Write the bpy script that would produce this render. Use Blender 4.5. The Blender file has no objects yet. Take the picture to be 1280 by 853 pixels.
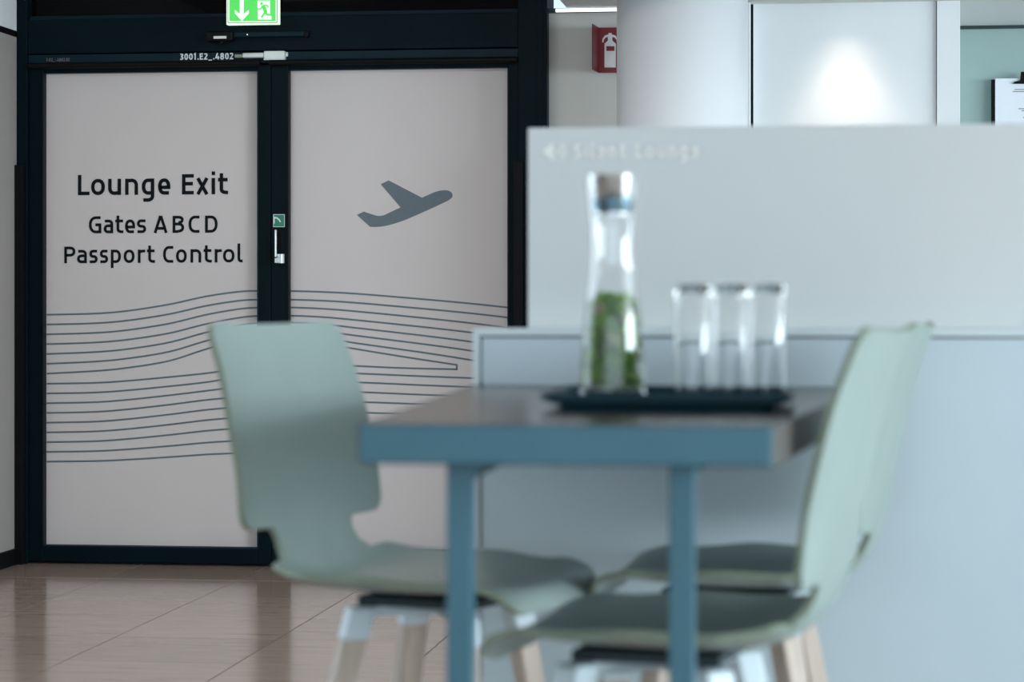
import bpy, bmesh, math, random
from mathutils import Vector, Matrix
random.seed(7)
C = bpy.context.scene.collection
SC = bpy.context.scene

# ------------------------------------------------------------------ camera
F = 3022.0                                   # focal length in pixels of a 1280 px wide frame (85 mm)
TH = math.atan(400 / F)
HY, EYE = 380.0, 1.22
cam = bpy.data.cameras.new('camera'); co = bpy.data.objects.new('camera', cam); C.objects.link(co)
co.location = (0, 0, EYE); co.rotation_euler = (math.pi / 2, 0, TH)
cam.sensor_width = 36; cam.lens = F / 1280 * 36
cam.shift_y = -(426.5 - HY) / 1280
cam.clip_start = .05; cam.clip_end = 100
cam.dof.use_dof = True; cam.dof.focus_distance = 11.1; cam.dof.aperture_fstop = 4.5
SC.camera = co
# ------------------------------------------------------------------ world, daylight of added windows, exposure
w = bpy.data.worlds.new('sky'); SC.world = w; w.use_nodes = True
w.node_tree.nodes['Background'].inputs[0].default_value = (.62, .80, 1, 1)
w.node_tree.nodes['Background'].inputs[1].default_value = 1.1
def area(name, loc, rot, sx, sy, power, col):
    l = bpy.data.lights.new(name, 'AREA'); l.shape = 'RECTANGLE'; l.size = sx; l.size_y = sy
    l.energy = power; l.color = col
    o = bpy.data.objects.new(name, l); C.objects.link(o); o.location = loc; o.rotation_euler = rot
    return o
XWIN = -3.74
DAY = (.78, .92, 1.0)
WIN = [(-3.4, -1.2), (-.8, 1.4), (1.8, 4.0)]
for a, b in WIN:                             # daylight of three unseen windows, added behind the camera to explain the light
    area('added_window_daylight', ((a + b) / 2, -3.98, 1.45), (math.radians(90), 0, 0), b - a, 2.7, 18, DAY)
area('added_side_daylight', (8.93, 0.9, 1.95), (math.radians(90), 0, math.radians(90)), 5.4, 1.9, 690, DAY)  # lamps of two unseen right-hand windows, added to explain the light
area('added_side_daylight', (8.93, 7.2, 1.75), (math.radians(90), 0, math.radians(90)), 4.6, 2.1, 480, DAY)
area('added_left_daylight', (XWIN, 5.0, 1.48), (math.radians(90), 0, math.radians(-90)), 4.2, 1.88, 42, DAY)  # lamp of an unseen left window, added for light from that side
SC.view_settings.view_transform = 'Standard'; SC.view_settings.look = 'None'
SC.view_settings.gamma = 1; SC.view_settings.exposure = .22; SC.view_settings.use_curve_mapping = False

# ------------------------------------------------------------------ survey: photo measurement -> metres on a plane
FW = (-math.sin(TH), math.cos(TH)); RT = (math.cos(TH), math.sin(TH))
def ray(px, py):
    a = (px - 640) / F; b = (HY - py) / F
    return (FW[0] + RT[0] * a, FW[1] + RT[1] * a, b)
def PY(px, py, Y):
    d = ray(px, py); t = Y / d[1]; return Vector((d[0] * t, Y, EYE + d[2] * t))
def PZ(px, py, z):
    d = ray(px, py); t = (z - EYE) / d[2]; return Vector((d[0] * t, d[1] * t, z))
def PD(px, t, z=0):
    d = ray(px, 380); return Vector((d[0] * t, d[1] * t, z))

# ------------------------------------------------------------------ materials
def mat(name, col, rough=.5, metal=0, spec=.5, coat=0, noise=None, bump=None, **kw):
    m = bpy.data.materials.new(name); m.use_nodes = True
    nt = m.node_tree; p = nt.nodes['Principled BSDF']
    p.inputs['Base Color'].default_value = (*col, 1); p.inputs['Roughness'].default_value = rough
    p.inputs['Metallic'].default_value = metal; p.inputs['Specular IOR Level'].default_value = spec
    p.inputs['Coat Weight'].default_value = coat
    if 'coatr' in kw: p.inputs['Coat Roughness'].default_value = kw['coatr']
    if 'trans' in kw: p.inputs['Transmission Weight'].default_value = kw['trans']
    if 'ior' in kw: p.inputs['IOR'].default_value = kw['ior']
    if 'emit' in kw:
        p.inputs['Emission Color'].default_value = (*kw['emit'][0], 1); p.inputs['Emission Strength'].default_value = kw['emit'][1]
    if 'sss' in kw:
        p.inputs['Subsurface Weight'].default_value = kw['sss']; p.inputs['Subsurface Radius'].default_value = (.02, .02, .02)
    tc = nt.nodes.new('ShaderNodeTexCoord')
    if noise:                                # (scale xyz, amount)
        mp = nt.nodes.new('ShaderNodeMapping'); mp.inputs['Scale'].default_value = noise[0]
        nt.links.new(tc.outputs['Object'], mp.inputs[0])
        n = nt.nodes.new('ShaderNodeTexNoise'); n.inputs['Scale'].default_value = 1; n.inputs['Detail'].default_value = 5
        nt.links.new(mp.outputs[0], n.inputs[0])
        r = nt.nodes.new('ShaderNodeValToRGB'); k = noise[1]
        r.color_ramp.elements[0].position = .3; r.color_ramp.elements[1].position = .7
        r.color_ramp.elements[0].color = (*[c * (1 - k) for c in col], 1)
        r.color_ramp.elements[1].color = (*[min(1, c * (1 + k)) for c in col], 1)
        nt.links.new(n.outputs[0], r.inputs[0]); nt.links.new(r.outputs[0], p.inputs['Base Color'])
    if bump:
        n2 = nt.nodes.new('ShaderNodeTexNoise'); n2.inputs['Scale'].default_value = bump[0]; n2.inputs['Detail'].default_value = 3
        nt.links.new(tc.outputs['Object'], n2.inputs[0])
        b = nt.nodes.new('ShaderNodeBump'); b.inputs['Strength'].default_value = bump[1]; b.inputs['Distance'].default_value = .002
        nt.links.new(n2.outputs[0], b.inputs['Height']); nt.links.new(b.outputs[0], p.inputs['Normal'])
    return m
def tile_material():
    m = mat('polished_beige_stone', (.40, .30, .245), .13, spec=.5)
    nt = m.node_tree; p = nt.nodes['Principled BSDF']; L = nt.links
    g = nt.nodes.new('ShaderNodeNewGeometry')
    mp = nt.nodes.new('ShaderNodeMapping'); mp.inputs['Scale'].default_value = (1.6, 9, 1); L.new(g.outputs['Position'], mp.inputs[0])
    n = nt.nodes.new('ShaderNodeTexNoise'); n.inputs['Scale'].default_value = 2.2; n.inputs['Detail'].default_value = 8; n.inputs['Roughness'].default_value = .62
    L.new(mp.outputs[0], n.inputs[0])
    r = nt.nodes.new('ShaderNodeValToRGB'); e = r.color_ramp.elements
    e[0].position = .26; e[0].color = (.29, .218, .175, 1); e[1].position = .66; e[1].color = (.43, .335, .275, 1)
    x = e.new(.40); x.color = (.385, .295, .24, 1)
    L.new(n.outputs[0], r.inputs[0])
    oi = nt.nodes.new('ShaderNodeObjectInfo')
    mr = nt.nodes.new('ShaderNodeMapRange'); mr.inputs['To Min'].default_value = .9; mr.inputs['To Max'].default_value = 1.06
    L.new(oi.outputs['Random'], mr.inputs[0])
    mx = nt.nodes.new('ShaderNodeVectorMath'); mx.operation = 'SCALE'
    L.new(r.outputs[0], mx.inputs[0]); L.new(mr.outputs[0], mx.inputs['Scale']); L.new(mx.outputs[0], p.inputs['Base Color'])
    n2 = nt.nodes.new('ShaderNodeTexNoise'); n2.inputs['Scale'].default_value = 7; L.new(mp.outputs[0], n2.inputs[0])
    b = nt.nodes.new('ShaderNodeBump'); b.inputs['Strength'].default_value = .04; b.inputs['Distance'].default_value = .004
    L.new(n2.outputs[0], b.inputs['Height']); L.new(b.outputs[0], p.inputs['Normal'])
    return m
M = dict(
    tile=tile_material(), grout=mat('dark_joint', (.10, .075, .06), .8),
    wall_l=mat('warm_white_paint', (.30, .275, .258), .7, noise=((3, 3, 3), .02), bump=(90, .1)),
    wall_b=mat('beige_paint', (.56, .55, .52), .7, noise=((3, 3, 3), .02), bump=(90, .1)),
    ceil=mat('ceiling_paint', (.66, .68, .68), .8, noise=((2, 2, 2), .02)),
    white=mat('white_plaster', (.74, .77, .79), .6, noise=((2, 2, 2), .015), bump=(80, .05)),
    column=mat('white_satin_column', (.74, .76, .79), .34, noise=((2, 2, .5), .015)),
    teal=mat('mint_back_wall', (.30, .41, .395), .5, noise=((1.5, 1.5, 1.5), .05)),
    lam=mat('white_laminate', (.60, .70, .75), .35, noise=((3, 3, 3), .015)),
    lam_edge=mat('white_edge_band', (.72, .79, .82), .4, noise=((3, 3, 3), .02)),
    screen=mat('frosted_screen', (.70, .715, .71), .45, noise=((2, 2, 2), .015)),
    screen_print=mat('pale_vinyl', (.97, .95, .90), .6, noise=((20, 20, 20), .02)),
    frame=mat('petrol_black_metal', (.0012, .0075, .0115), .42, spec=.07, noise=((6, 6, 6), .12), bump=(200, .03)),
    frame_hi=mat('petrol_metal_edge', (.004, .018, .027), .4, spec=.1, noise=((6, 6, 6), .1)),
    black=mat('black_rubber', (.004, .004, .005), .5, spec=.12, noise=((20, 20, 20), .2)),
    darkglass=mat('dark_fanlight_glass', (.0015, .0015, .002), .03, spec=.07),
    film=mat('frosted_grey_film', (.64, .585, .575), .32, spec=.4, noise=((1.2, 1.2, 1.2), .02)),
    ink=mat('black_lettering', (.006, .009, .012), .6, spec=.1, noise=((30, 30, 30), .1)),
    blue_ink=mat('slate_blue_vinyl', (.12, .155, .18), .5, noise=((30, 30, 30), .05)),
    label=mat('white_print', (.75, .78, .78), .6, noise=((30, 30, 30), .05)),
    dim_label=mat('grey_print', (.16, .16, .16), .6, noise=((30, 30, 30), .05)),
    steel=mat('brushed_steel', (.72, .72, .70), .3, metal=1, noise=((5, 5, 60), .08)),
    chrome=mat('polished_steel', (.80, .80, .80), .14, metal=1, noise=((5, 5, 60), .04)),
    ring=mat('dark_steel', (.10, .19, .23), .22, metal=.8, noise=((5, 5, 60), .04)),
    alu=mat('white_aluminium', (.62, .66, .68), .35, metal=.3, noise=((9, 9, 9), .05)),
    sign_green=mat('lit_green', (.08, .5, .12), .4, emit=((.04, .40, .04), 1), noise=((8, 8, 8), .1)),
    sign_white=mat('lit_white', (.4, .45, .4), .4, emit=((.62, .80, .60), 1.0), noise=((8, 8, 8), .02)),
    green=mat('green_sticker', (.02, .22, .14), .5, noise=((30, 30, 30), .1)),
    red=mat('signal_red', (.20, .012, .022), .4, noise=((9, 9, 9), .1)),
    red_d=mat('signal_red_edge', (.10, .006, .01), .4, noise=((9, 9, 9), .1)),
    table_top=mat('dark_table_laminate', (.042, .032, .027), .24, spec=.36, noise=((5, 60, 5), .15)),
    table_edge=mat('petrol_blue_edge', (.058, .17, .225), .45, noise=((5, 5, 5), .06)),
    table_side=mat('grey_brown_side_edge', (.085, .075, .065), .45, noise=((5, 5, 5), .06)),
    table_leg=mat('petrol_blue_steel', (.058, .17, .225), .4, noise=((5, 5, 5), .06)),
    mint=mat('mint_stained_shell', (.292, .36, .333), .42, spec=.28, noise=((2, 9, 9), .04)),
    mint_edge=mat('mint_shell_edge', (.25, .30, .22), .5, noise=((9, 9, 9), .08)),
    wood=mat('pale_ash', (.50, .41, .34), .5, noise=((60, 60, 3), .14)),
    socket=mat('white_grey_plastic', (.62, .72, .77), .35, noise=((9, 9, 9), .03)),
    pad=mat('dark_petrol_plastic', (.015, .03, .038), .5, noise=((9, 9, 9), .1)),
    tray=mat('petrol_tray', (.005, .036, .054), .4, spec=.2, noise=((9, 9, 9), .1)),
    glass=mat('clear_glass', (1, 1, 1), .0, trans=1, ior=1.47),
    water=mat('water', (.97, 1, .96), .0, trans=1, ior=1.33),
    leaf=mat('mint_leaf', (.30, .62, .05), .45, noise=((60, 60, 60), .5)),
    lemon=mat('lemon_flesh', (.50, .52, .24), .45, noise=((80, 80, 80), .2)),
    peel=mat('lemon_peel', (.50, .52, .14), .4, noise=((80, 80, 80), .1)),
    paper=mat('white_paper', (.74, .77, .82), .7, noise=((20, 20, 20), .01)),
    lamp=mat('lit_lamp', (1, 1, 1), .5, emit=((1, .93, .85), 2), noise=((9, 9, 9), .01)),
    slot=mat('lit_slot', (1, 1, 1), .5, emit=((.85, .95, 1), 1.3), noise=((9, 9, 9), .01)),
)

# ------------------------------------------------------------------ helpers
def obj(name, bm, m, parent=None, smooth=False, bevel=0):
    me = bpy.data.meshes.new(name); bm.to_mesh(me); bm.free()
    o = bpy.data.objects.new(name, me); C.objects.link(o)
    for x in (m if isinstance(m, (list, tuple)) else [m]): me.materials.append(M[x])
    if smooth:
        for p in me.polygons: p.use_smooth = True
        me.set_sharp_from_angle(angle=math.radians(38))
    if parent: o.parent = parent
    if bevel:
        b = o.modifiers.new('bevel', 'BEVEL'); b.width = bevel; b.segments = 2; b.limit_method = 'ANGLE'
    return o
def thing(name, label, cat, loc=(0, 0, 0), rz=0, group=None):
    o = bpy.data.objects.new(name, None); C.objects.link(o); o.location = loc; o.rotation_euler = (0, 0, rz)
    return tag(o, label, cat, group)
def tag(o, label, cat, group=None):
    o['label'] = label; o['category'] = cat
    if group: o['group'] = group
    return o
def struct(o, label=None, cat=None):
    o['kind'] = 'structure'
    if label: o['label'] = label
    if cat: o['category'] = cat
    return o
def sempty(name, label, cat, loc=(0, 0, 0)):
    o = bpy.data.objects.new(name, None); C.objects.link(o); o.location = loc
    return struct(o, label, cat)
def box(x0, x1, y0, y1, z0, z1, bm=None):
    bm = bm or bmesh.new()
    v = [bm.verts.new((x, y, z)) for z in (z0, z1) for y in (y0, y1) for x in (x0, x1)]
    for f in ((0, 2, 3, 1), (4, 5, 7, 6), (0, 1, 5, 4), (2, 6, 7, 3), (0, 4, 6, 2), (1, 3, 7, 5)):
        bm.faces.new([v[i] for i in f])
    return bm
def prism(pts, axis_pt, bm=None):                # extrude a planar loop of 3-D points by a vector
    bm = bm or bmesh.new(); d = Vector(axis_pt)
    a = [bm.verts.new(p) for p in pts]; b = [bm.verts.new(Vector(p) + d) for p in pts]
    n = len(pts); bm.faces.new(a); bm.faces.new(b[::-1])
    for i in range(n): bm.faces.new((a[i], b[i], b[(i + 1) % n], a[(i + 1) % n]))
    bmesh.ops.recalc_face_normals(bm, faces=bm.faces); return bm
def plate(pts, y, t=.001, bm=None):              # flat print on a wall plane: (x,z) outline, t thick towards the viewer
    return prism([(p[0], y, p[1]) for p in pts], (0, -t, 0), bm)
def lathe(prof, n=48, bm=None, c=(0, 0, 0), close=False):
    bm = bm or bmesh.new(); rings = []
    for r, z in prof:
        if r < 1e-6: rings.append([bm.verts.new((c[0], c[1], c[2] + z))])
        else: rings.append([bm.verts.new((c[0] + r * math.cos(2 * math.pi * i / n), c[1] + r * math.sin(2 * math.pi * i / n), c[2] + z)) for i in range(n)])
    if close: rings.append(rings[0])
    for a, b in zip(rings, rings[1:]):
        for i in range(n):
            j = (i + 1) % n
            if len(a) == 1 and len(b) == 1: break
            if len(a) == 1: bm.faces.new((a[0], b[j], b[i]))
            elif len(b) == 1: bm.faces.new((a[i], a[j], b[0]))
            else: bm.faces.new((a[i], a[j], b[j], b[i]))
    bmesh.ops.recalc_face_normals(bm, faces=bm.faces); return bm
def rod(p, q, r, n=14, bm=None):
    bm = bm or bmesh.new(); p = Vector(p); q = Vector(q); d = (q - p).normalized()
    u = d.orthogonal().normalized(); v = d.cross(u)
    A = [[bm.verts.new(e + r * (math.cos(2 * math.pi * i / n) * u + math.sin(2 * math.pi * i / n) * v)) for i in range(n)] for e in (p, q)]
    for i in range(n): bm.faces.new((A[0][i], A[0][(i + 1) % n], A[1][(i + 1) % n], A[1][i]))
    bm.faces.new(A[0][::-1]); bm.faces.new(A[1]); return bm
def ribbon(bm, pts, wdt, y, closed=False):       # constant-width line in the (x,z) plane y, mitred
    pts = [Vector(p) for p in pts]
    pts = [p for i, p in enumerate(pts) if i == 0 or (p - pts[i - 1]).length > 2e-4]
    n = len(pts)
    if n < 2: return
    L, R = [], []
    for i in range(n):
        p = Vector(pts[i])
        a = Vector(pts[i - 1]) if (i > 0 or closed) else None
        b = Vector(pts[(i + 1) % n]) if (i < n - 1 or closed) else None
        d1 = (p - a).normalized() if a is not None else None
        d2 = (b - p).normalized() if b is not None else None
        if d1 is None: d1 = d2
        if d2 is None: d2 = d1
        t = (d1 + d2); t = t.normalized() if t.length > 1e-6 else d1
        nn = Vector((-t.y, t.x)); k = max(.45, abs(nn.dot(Vector((-d1.y, d1.x)))))
        o = nn * (wdt / 2 / k)
        L.append(bm.verts.new((p.x + o.x, y, p.y + o.y))); R.append(bm.verts.new((p.x - o.x, y, p.y - o.y)))
    for i in range(n if closed else n - 1):
        j = (i + 1) % n; bm.faces.new((L[i], R[i], R[j], L[j]))
def spline(pts, sub=8):                           # Catmull-Rom through tuples
    out = []
    for i in range(len(pts) - 1):
        p0 = pts[max(i - 1, 0)]; p1 = pts[i]; p2 = pts[i + 1]; p3 = pts[min(i + 2, len(pts) - 1)]
        for k in range(sub):
            t = k / sub
            out.append(tuple(.5 * (2 * b + (c - a) * t + (2 * a - 5 * b + 4 * c - d) * t * t + (3 * b - a - 3 * c + d) * t ** 3) for a, b, c, d in zip(p0, p1, p2, p3)))
    out.append(tuple(pts[-1])); return out

# ------------------------------------------------------------------ lettering (own stroke alphabet; cap height 1, baseline 0)
XH = .80
def sup(cx, cy, rx, ry, a0, a1, n=18, e=2.25):
    o = []
    for i in range(n + 1):
        a = math.radians(a0 + (a1 - a0) * i / n); c, s = math.cos(a), math.sin(a)
        o.append((cx + rx * math.copysign(abs(c) ** (2 / e), c), cy + ry * math.copysign(abs(s) ** (2 / e), s)))
    return o
def glyph(ch, w, s):
    """-> list of (points, closed, weight); outlines fill [0,w] horizontally, s = stroke width"""
    h = s / 2; r = w - h; X = XH - h; m = w / 2
    k = .92                                        # thin strokes
    if ch == 'L': return [([(h, 1), (h, h), (w, h)], 0)]
    if ch == 'E': return [([(w, 1 - h), (h, 1 - h), (h, h), (w, h)], 0), ([(h, .53), (w * .93, .53)], 0)]
    if ch == 'o': return [(sup(m, XH / 2, m - h, XH / 2 - h, 0, 360, 40)[:-1], 1)]
    if ch == 'u': return [([(h, XH)] + sup(m, .34, m - h, .34 - h, 180, 270, 10) + [(r, h + .02)], 0), ([(r, 0), (r, XH)], 0)]
    if ch == 'n': return [([(h, 0), (h, XH)], 0), ([(h, X - .02)] + sup(m, XH - .34, m - h, .34 - h, 90, 0, 10) + [(r, 0)], 0)]
    if ch == 'g': return [([(r, XH), (r, -.04)] + sup(w * .45, -.05, r - w * .45, .21, 0, -90, 8, 2.2) + [(w * .12, -.26)], 0),
                          ([(r, X)] + sup(m * 1.05, XH / 2 + .0, m * 1.05 - h, XH / 2 - h, 90, 270, 18) + [(r, h)], 0)]
    if ch == 'e': return [([(h, .36), (r, .36)] + sup(m, XH / 2, m - h, XH / 2 - h, 4, 268, 26) + [(w * .88, h)], 0)]
    if ch == 'x': return [([(h * 1.1, 0), (w - h * 1.1, XH)], 0), ([(h * 1.1, XH), (w - h * 1.1, 0)], 0)]
    if ch == 'i': return [([(m, 0), (m, XH)], 0), ([(m, .94), (m, 1.12)], 0)]
    if ch == 't': return [([(w * .33, 1.03), (w * .33, .26)] + sup(w * .33 + w * .5, .25, w * .5, .25 - h, 180, 270, 8)[1:] + [(w, h)], 0), ([(0, X), (w * .95, X)], 0)]
    if ch == 'l': return [([(h, 1.13), (h, .26)] + sup(h + (w - h) * .7, .25, (w - h) * .7, .25 - h, 180, 270, 8)[1:] + [(w, h)], 0)]
    if ch == 'G': return [([(w * .94, 1 - h)] + sup(w * .58, .5, w * .58 - h, .5 - h, 90, 270, 22) + [(r, h), (r, .5), (w * .52, .5)], 0)]
    if ch == 'C': return [([(w * .97, 1 - h)] + sup(w * .6, .5, w * .6 - h, .5 - h, 90, 270, 22) + [(w * .97, h)], 0)]
    if ch == 'D': return [([(w * .45, h), (h, h), (h, 1 - h), (w * .45, 1 - h)] + sup(w * .45, .5, r - w * .45, .5 - h, 90, -90, 22)[1:], 0)]
    if ch == 'A': return [([(h, 0), (m - .01, 1)], 0), ([(m + .01, 1), (r, 0)], 0), ([(w * .22, .27), (w * .78, .27)], 0)]
    if ch == 'B': return [([(w * .5, h), (h, h), (h, 1 - h), (w * .5, 1 - h)] + sup(w * .5, .76, r - w * .5 - .03, .24 - h, 90, -90, 10)[1:], 0),
                          ([(h, .52), (w * .5, .52)] + sup(w * .5, .27 + h / 2, r - w * .5, .25 - h / 2, 90, -90, 10), 0)]
    if ch == 'P': return [([(h, 0), (h, 1 - h), (w * .5, 1 - h)] + sup(w * .5, .7, r - w * .5, .3 - h, 90, -90, 14)[1:] + [(h, .4 + h)], 0)]
    if ch == 'p': return [([(h, -.3), (h, XH)], 0), ([(h, X)] + sup(m * .95, XH / 2, r - m * .95, XH / 2 - h, 90, -90, 18) + [(h, h)], 0)]
    if ch == 'r': return [([(h, 0), (h, XH)], 0), ([(h, X - .1), (h + .12, X - .02), (w, X)], 0)]
    if ch == 'a': return [([(w * .12, X)] + sup(m, XH - .26, r - m, .26 - h, 90, 0, 8) + [(r, 0)], 0),
                          ([(r, .44)] + sup(w * .48, .22 + h / 2, w * .48 - h, .22 - h / 2, 90, 270, 14) + [(r, h)], 0)]
    if ch in 'sS':
        T = XH if ch == 's' else 1.0; c = T / 2; q = (T - s) / 4
        return [([(w * .93, T - h)] + sup(w * .45, T - h - q, w * .45 - h, q, 90, 270, 12) + sup(w * .52, h + q, r - w * .52, q, 90, -90, 12) + [(w * .05, h)], 0)]
    if ch == '0': return [(sup(m, .5, m - h, .5 - h, 0, 360, 36)[:-1], 1)]
    if ch == '8': return [(sup(m, .75 - h / 2, m - h - .03, .25 - h / 2, 0, 360, 28)[:-1], 1), (sup(m, .25 + h / 4, m - h, .25 - h / 2 + .02, 0, 360, 28)[:-1], 1)]
    if ch == '1': return [([(w * .08, .8), (w * .55, .97), (w * .55, 0)], 0)]
    if ch == '2': return [([(w * .08, .95 - h)] + sup(m, .72, r - m, .28 - h, 90, -20, 12) + [(h, h), (w, h)], 0)]
    if ch == '3': return [([(w * .08, 1 - h)] + sup(w * .48, .76, r - w * .5, .24 - h, 90, -90, 10) + sup(w * .48, .27, r - w * .48, .27 - h, 90, -90, 10) + [(w * .04, h)], 0)]
    if ch == '4': return [([(w * .55, 1), (h * .6, .27), (w, .27)], 0), ([(w * .72, .55), (w * .72, 0)], 0)]
    if ch == '.': return [([(m, 0), (m, s * 1.1)], 0)]
    if ch == '-': return [([(0, .42), (w, .42)], 0)]
    if ch == '_': return [([(0, -h), (w, -h)], 0)]
    if ch == 'T': return [([(0, 1 - h), (w, 1 - h)], 0), ([(m, 1), (m, 0)], 0)]
    return []
def write(bm, items, x0, z0, cap, s, y, sx=1.0, slope=0):
    """items: (char, left, right) in cap heights; x0,z0 = origin in metres"""
    n = 0
    for ch, a, b in items:
        for pts, closed in glyph(ch, b - a, s):
            n = (n + 1) % 5
            ribbon(bm, [(x0 + (a + px) * cap * sx, z0 + pz * cap + slope * (a + px) * cap) for px, pz in pts], s * cap, y - n * .00025, bool(closed))
def crop_items(txt, ext, ox, cap):                # measured extents -> cap-height units
    return [(c, (a - ox) / cap, (b - ox) / cap) for c, (a, b) in zip(txt, ext)]
def auto(txt, widths, gap=.2, space=.42):
    x = 0; o = []
    for c in txt:
        if c == ' ': x += space; continue
        o.append((c, x, x + widths[c])); x += widths[c] + gap
    return o, x - gap

# ------------------------------------------------------------------ the shell of the room
XL, YB, XR, YF = -3.79, 11.0, 9.0, -4.0
fl = struct(obj('floor', box(XL - .1, XR + .1, YF - .1, 12.6, -.12, -.008), 'grout'))
tb = bmesh.new(); box(-.2974, .2974, -.2974, .2974, -.0081, 0, tb)
proto = obj('tile', tb, 'tile', fl); tiles = []
cols = [-3.5 + .6 * i for i in range(-1, 10)]; rws = [7.7 - .6 * i for i in range(-5, 15)]
first = True
for x in cols:
    for y in rws:
        a, b = x - .3, x + .3
        if b <= XL + .02: continue
        t = proto if first else proto.copy()
        if not first: C.objects.link(t)
        first = False
        x0 = max(a, XL); t.location = ((x0 + b) / 2, y, random.uniform(-.0003, .0003))
        t.scale.x = (b - x0) / .6
        t.parent = fl
obj('tile_field', box(2.2, XR, YF, 12.5, -.0081, 0), 'tile', fl)['kind'] = 'stuff'
def side_wall(name, x0, x1, y0, y1, z1, holes, m):        # a wall of panels around openings for added windows
    wn = sempty(name, None, None); y = y0
    for a, b, c, d in holes:
        obj('panel', box(x0, x1, y, a, 0, z1), m, wn)
        obj('panel', box(x0, x1, a, b, 0, c), m, wn); obj('panel', box(x0, x1, a, b, d, z1), m, wn); y = b
    obj('panel', box(x0, x1, y, y1, 0, z1), m, wn); return wn
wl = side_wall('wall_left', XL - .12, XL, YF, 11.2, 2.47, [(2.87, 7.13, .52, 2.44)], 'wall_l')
obj('upper_panel', box(XL - .12, XL, YF, 11.2, 2.50, 3.1), 'ceil', wl)
obj('shadow_gap', box(XL - .12, XL - .004, YF, 11.2, 2.47, 2.50), 'black', wl)
struct(obj('baseboard_left', box(XL, XL + .012, YF, 10.93, 0, .075), 'black'))
struct(obj('ceiling', box(XL - .1, XR + .1, YF - .1, 12.6, 3.0, 3.1), 'ceil'))
side_wall('wall_right', XR, XR + .12, YF, 12.5, 3.0, [(-1.83, 3.63, .97, 2.93), (4.87, 9.53, .67, 2.83)], 'white')
wf = sempty('wall_front', None, None)
obj('parapet', box(XL, XR, YF - .12, YF, 0, .08), 'white', wf)
obj('lintel', box(XL, XR, YF - .12, YF, 2.82, 3.0), 'white', wf)
ed = [XL] + [v for ab in WIN for v in ab] + [XR]
for i in range(0, len(ed), 2): obj('pier', box(ed[i], ed[i + 1], YF - .12, YF, .08, 2.82), 'white', wf)
for i, (a, b) in enumerate(WIN):  # frames of the unseen windows added behind the camera
    wn = sempty('added_window_%d' % (i + 1), None, None, ((a + b) / 2, YF, .08))
    hw = (b - a) / 2
    for q in ((-hw, -hw + .06, 0, 2.74), (hw - .06, hw, 0, 2.74), (-hw + .06, hw - .06, 0, .06), (-hw + .06, hw - .06, 2.68, 2.74)):
        obj('frame_bar', box(q[0], q[1], -.1, -.04, q[2], q[3]), 'frame', wn)
k = 4
for X0, X1, ya, yb, za, zb_ in ((XL - .09, XL - .03, 2.87, 7.13, .52, 2.44), (XR + .03, XR + .09, -1.83, 3.63, .97, 2.93), (XR + .03, XR + .09, 4.87, 9.53, .67, 2.83)):
    wn = sempty('added_window_%d' % k, None, None); k += 1      # unseen side windows, added; their daylight lamps stand in these frames
    for q in ((ya, ya + .05, za, zb_), (yb - .05, yb, za, zb_), (ya + .05, yb - .05, za, za + .05), (ya + .05, yb - .05, zb_ - .05, zb_), ((ya + yb) / 2 - .03, (ya + yb) / 2 + .03, za, zb_)):
        obj('frame_bar', box(X0, X1, *q), 'frame', wn)
# back walls right of the door
cx0 = PY(770, 200, 10.3).x; cx1 = PY(936, 200, 10.3).x
ccx, crad = (cx0 + cx1) / 2, (cx1 - cx0) / 2 * .985
nx0 = PY(940, 100, 10.95).x; nx1 = PY(1170, 100, 10.95).x; nx2 = PY(1200, 100, 10.93).x
ZC = 2.56
struct(obj('wall_back', box(-1.286, nx0 - .03, YB + .005, YB + .2, 0, ZC), 'wall_b'))
lc = struct(obj('ceiling_lowered', box(-1.20, XR, 9.75, 12.55, ZC + .012, 3.0), 'ceil'))
struct(obj('column', lathe([(0, 0), (crad, 0), (crad, ZC + .012), (0, ZC + .012)], 72, c=(ccx, 10.3, 0)), 'column'))
for p in bpy.data.objects['column'].data.polygons: p.use_smooth = abs(p.normal.z) < .5
struct(obj('wall_niche', box(nx0 + .006, nx1, 10.95, 11.25, 0, ZC + .012), 'white'))
struct(obj('trim_2', box(nx0 - .028, nx0 - .006, 10.88, 11.0, 0, ZC + .012), 'white', bevel=.002))
struct(obj('trim_3', box(nx0 - .006, nx0 + .006, 10.955, 11.0, 0, ZC + .012), 'black'))
struct(obj('wall_pier', box(nx1 + .003, nx2, 10.93, 11.95, 0, ZC + .012), 'white', bevel=.002))
struct(obj('wall_alcove', box(nx2, XR, 11.95, 12.15, 0, ZC + .012), 'teal'))
struct(obj('trim_4', box(nx2, XR, 11.935, 11.95, ZC - .004, ZC + .012), 'pad'))
s0, s1 = PY(695, 20, 10.99).x, ccx + .1
sl = struct(obj('trim_5', box(-1.286, s1, 10.985, 11.005, ZC - .008, ZC + .012), 'pad'))
tag(obj('light_slot', box(s0, s1, 10.978, 10.986, ZC - .006, ZC + .009), 'slot'), 'thin lit slot along the top of the beige wall beside the dark door frame', 'light slot')

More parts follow.
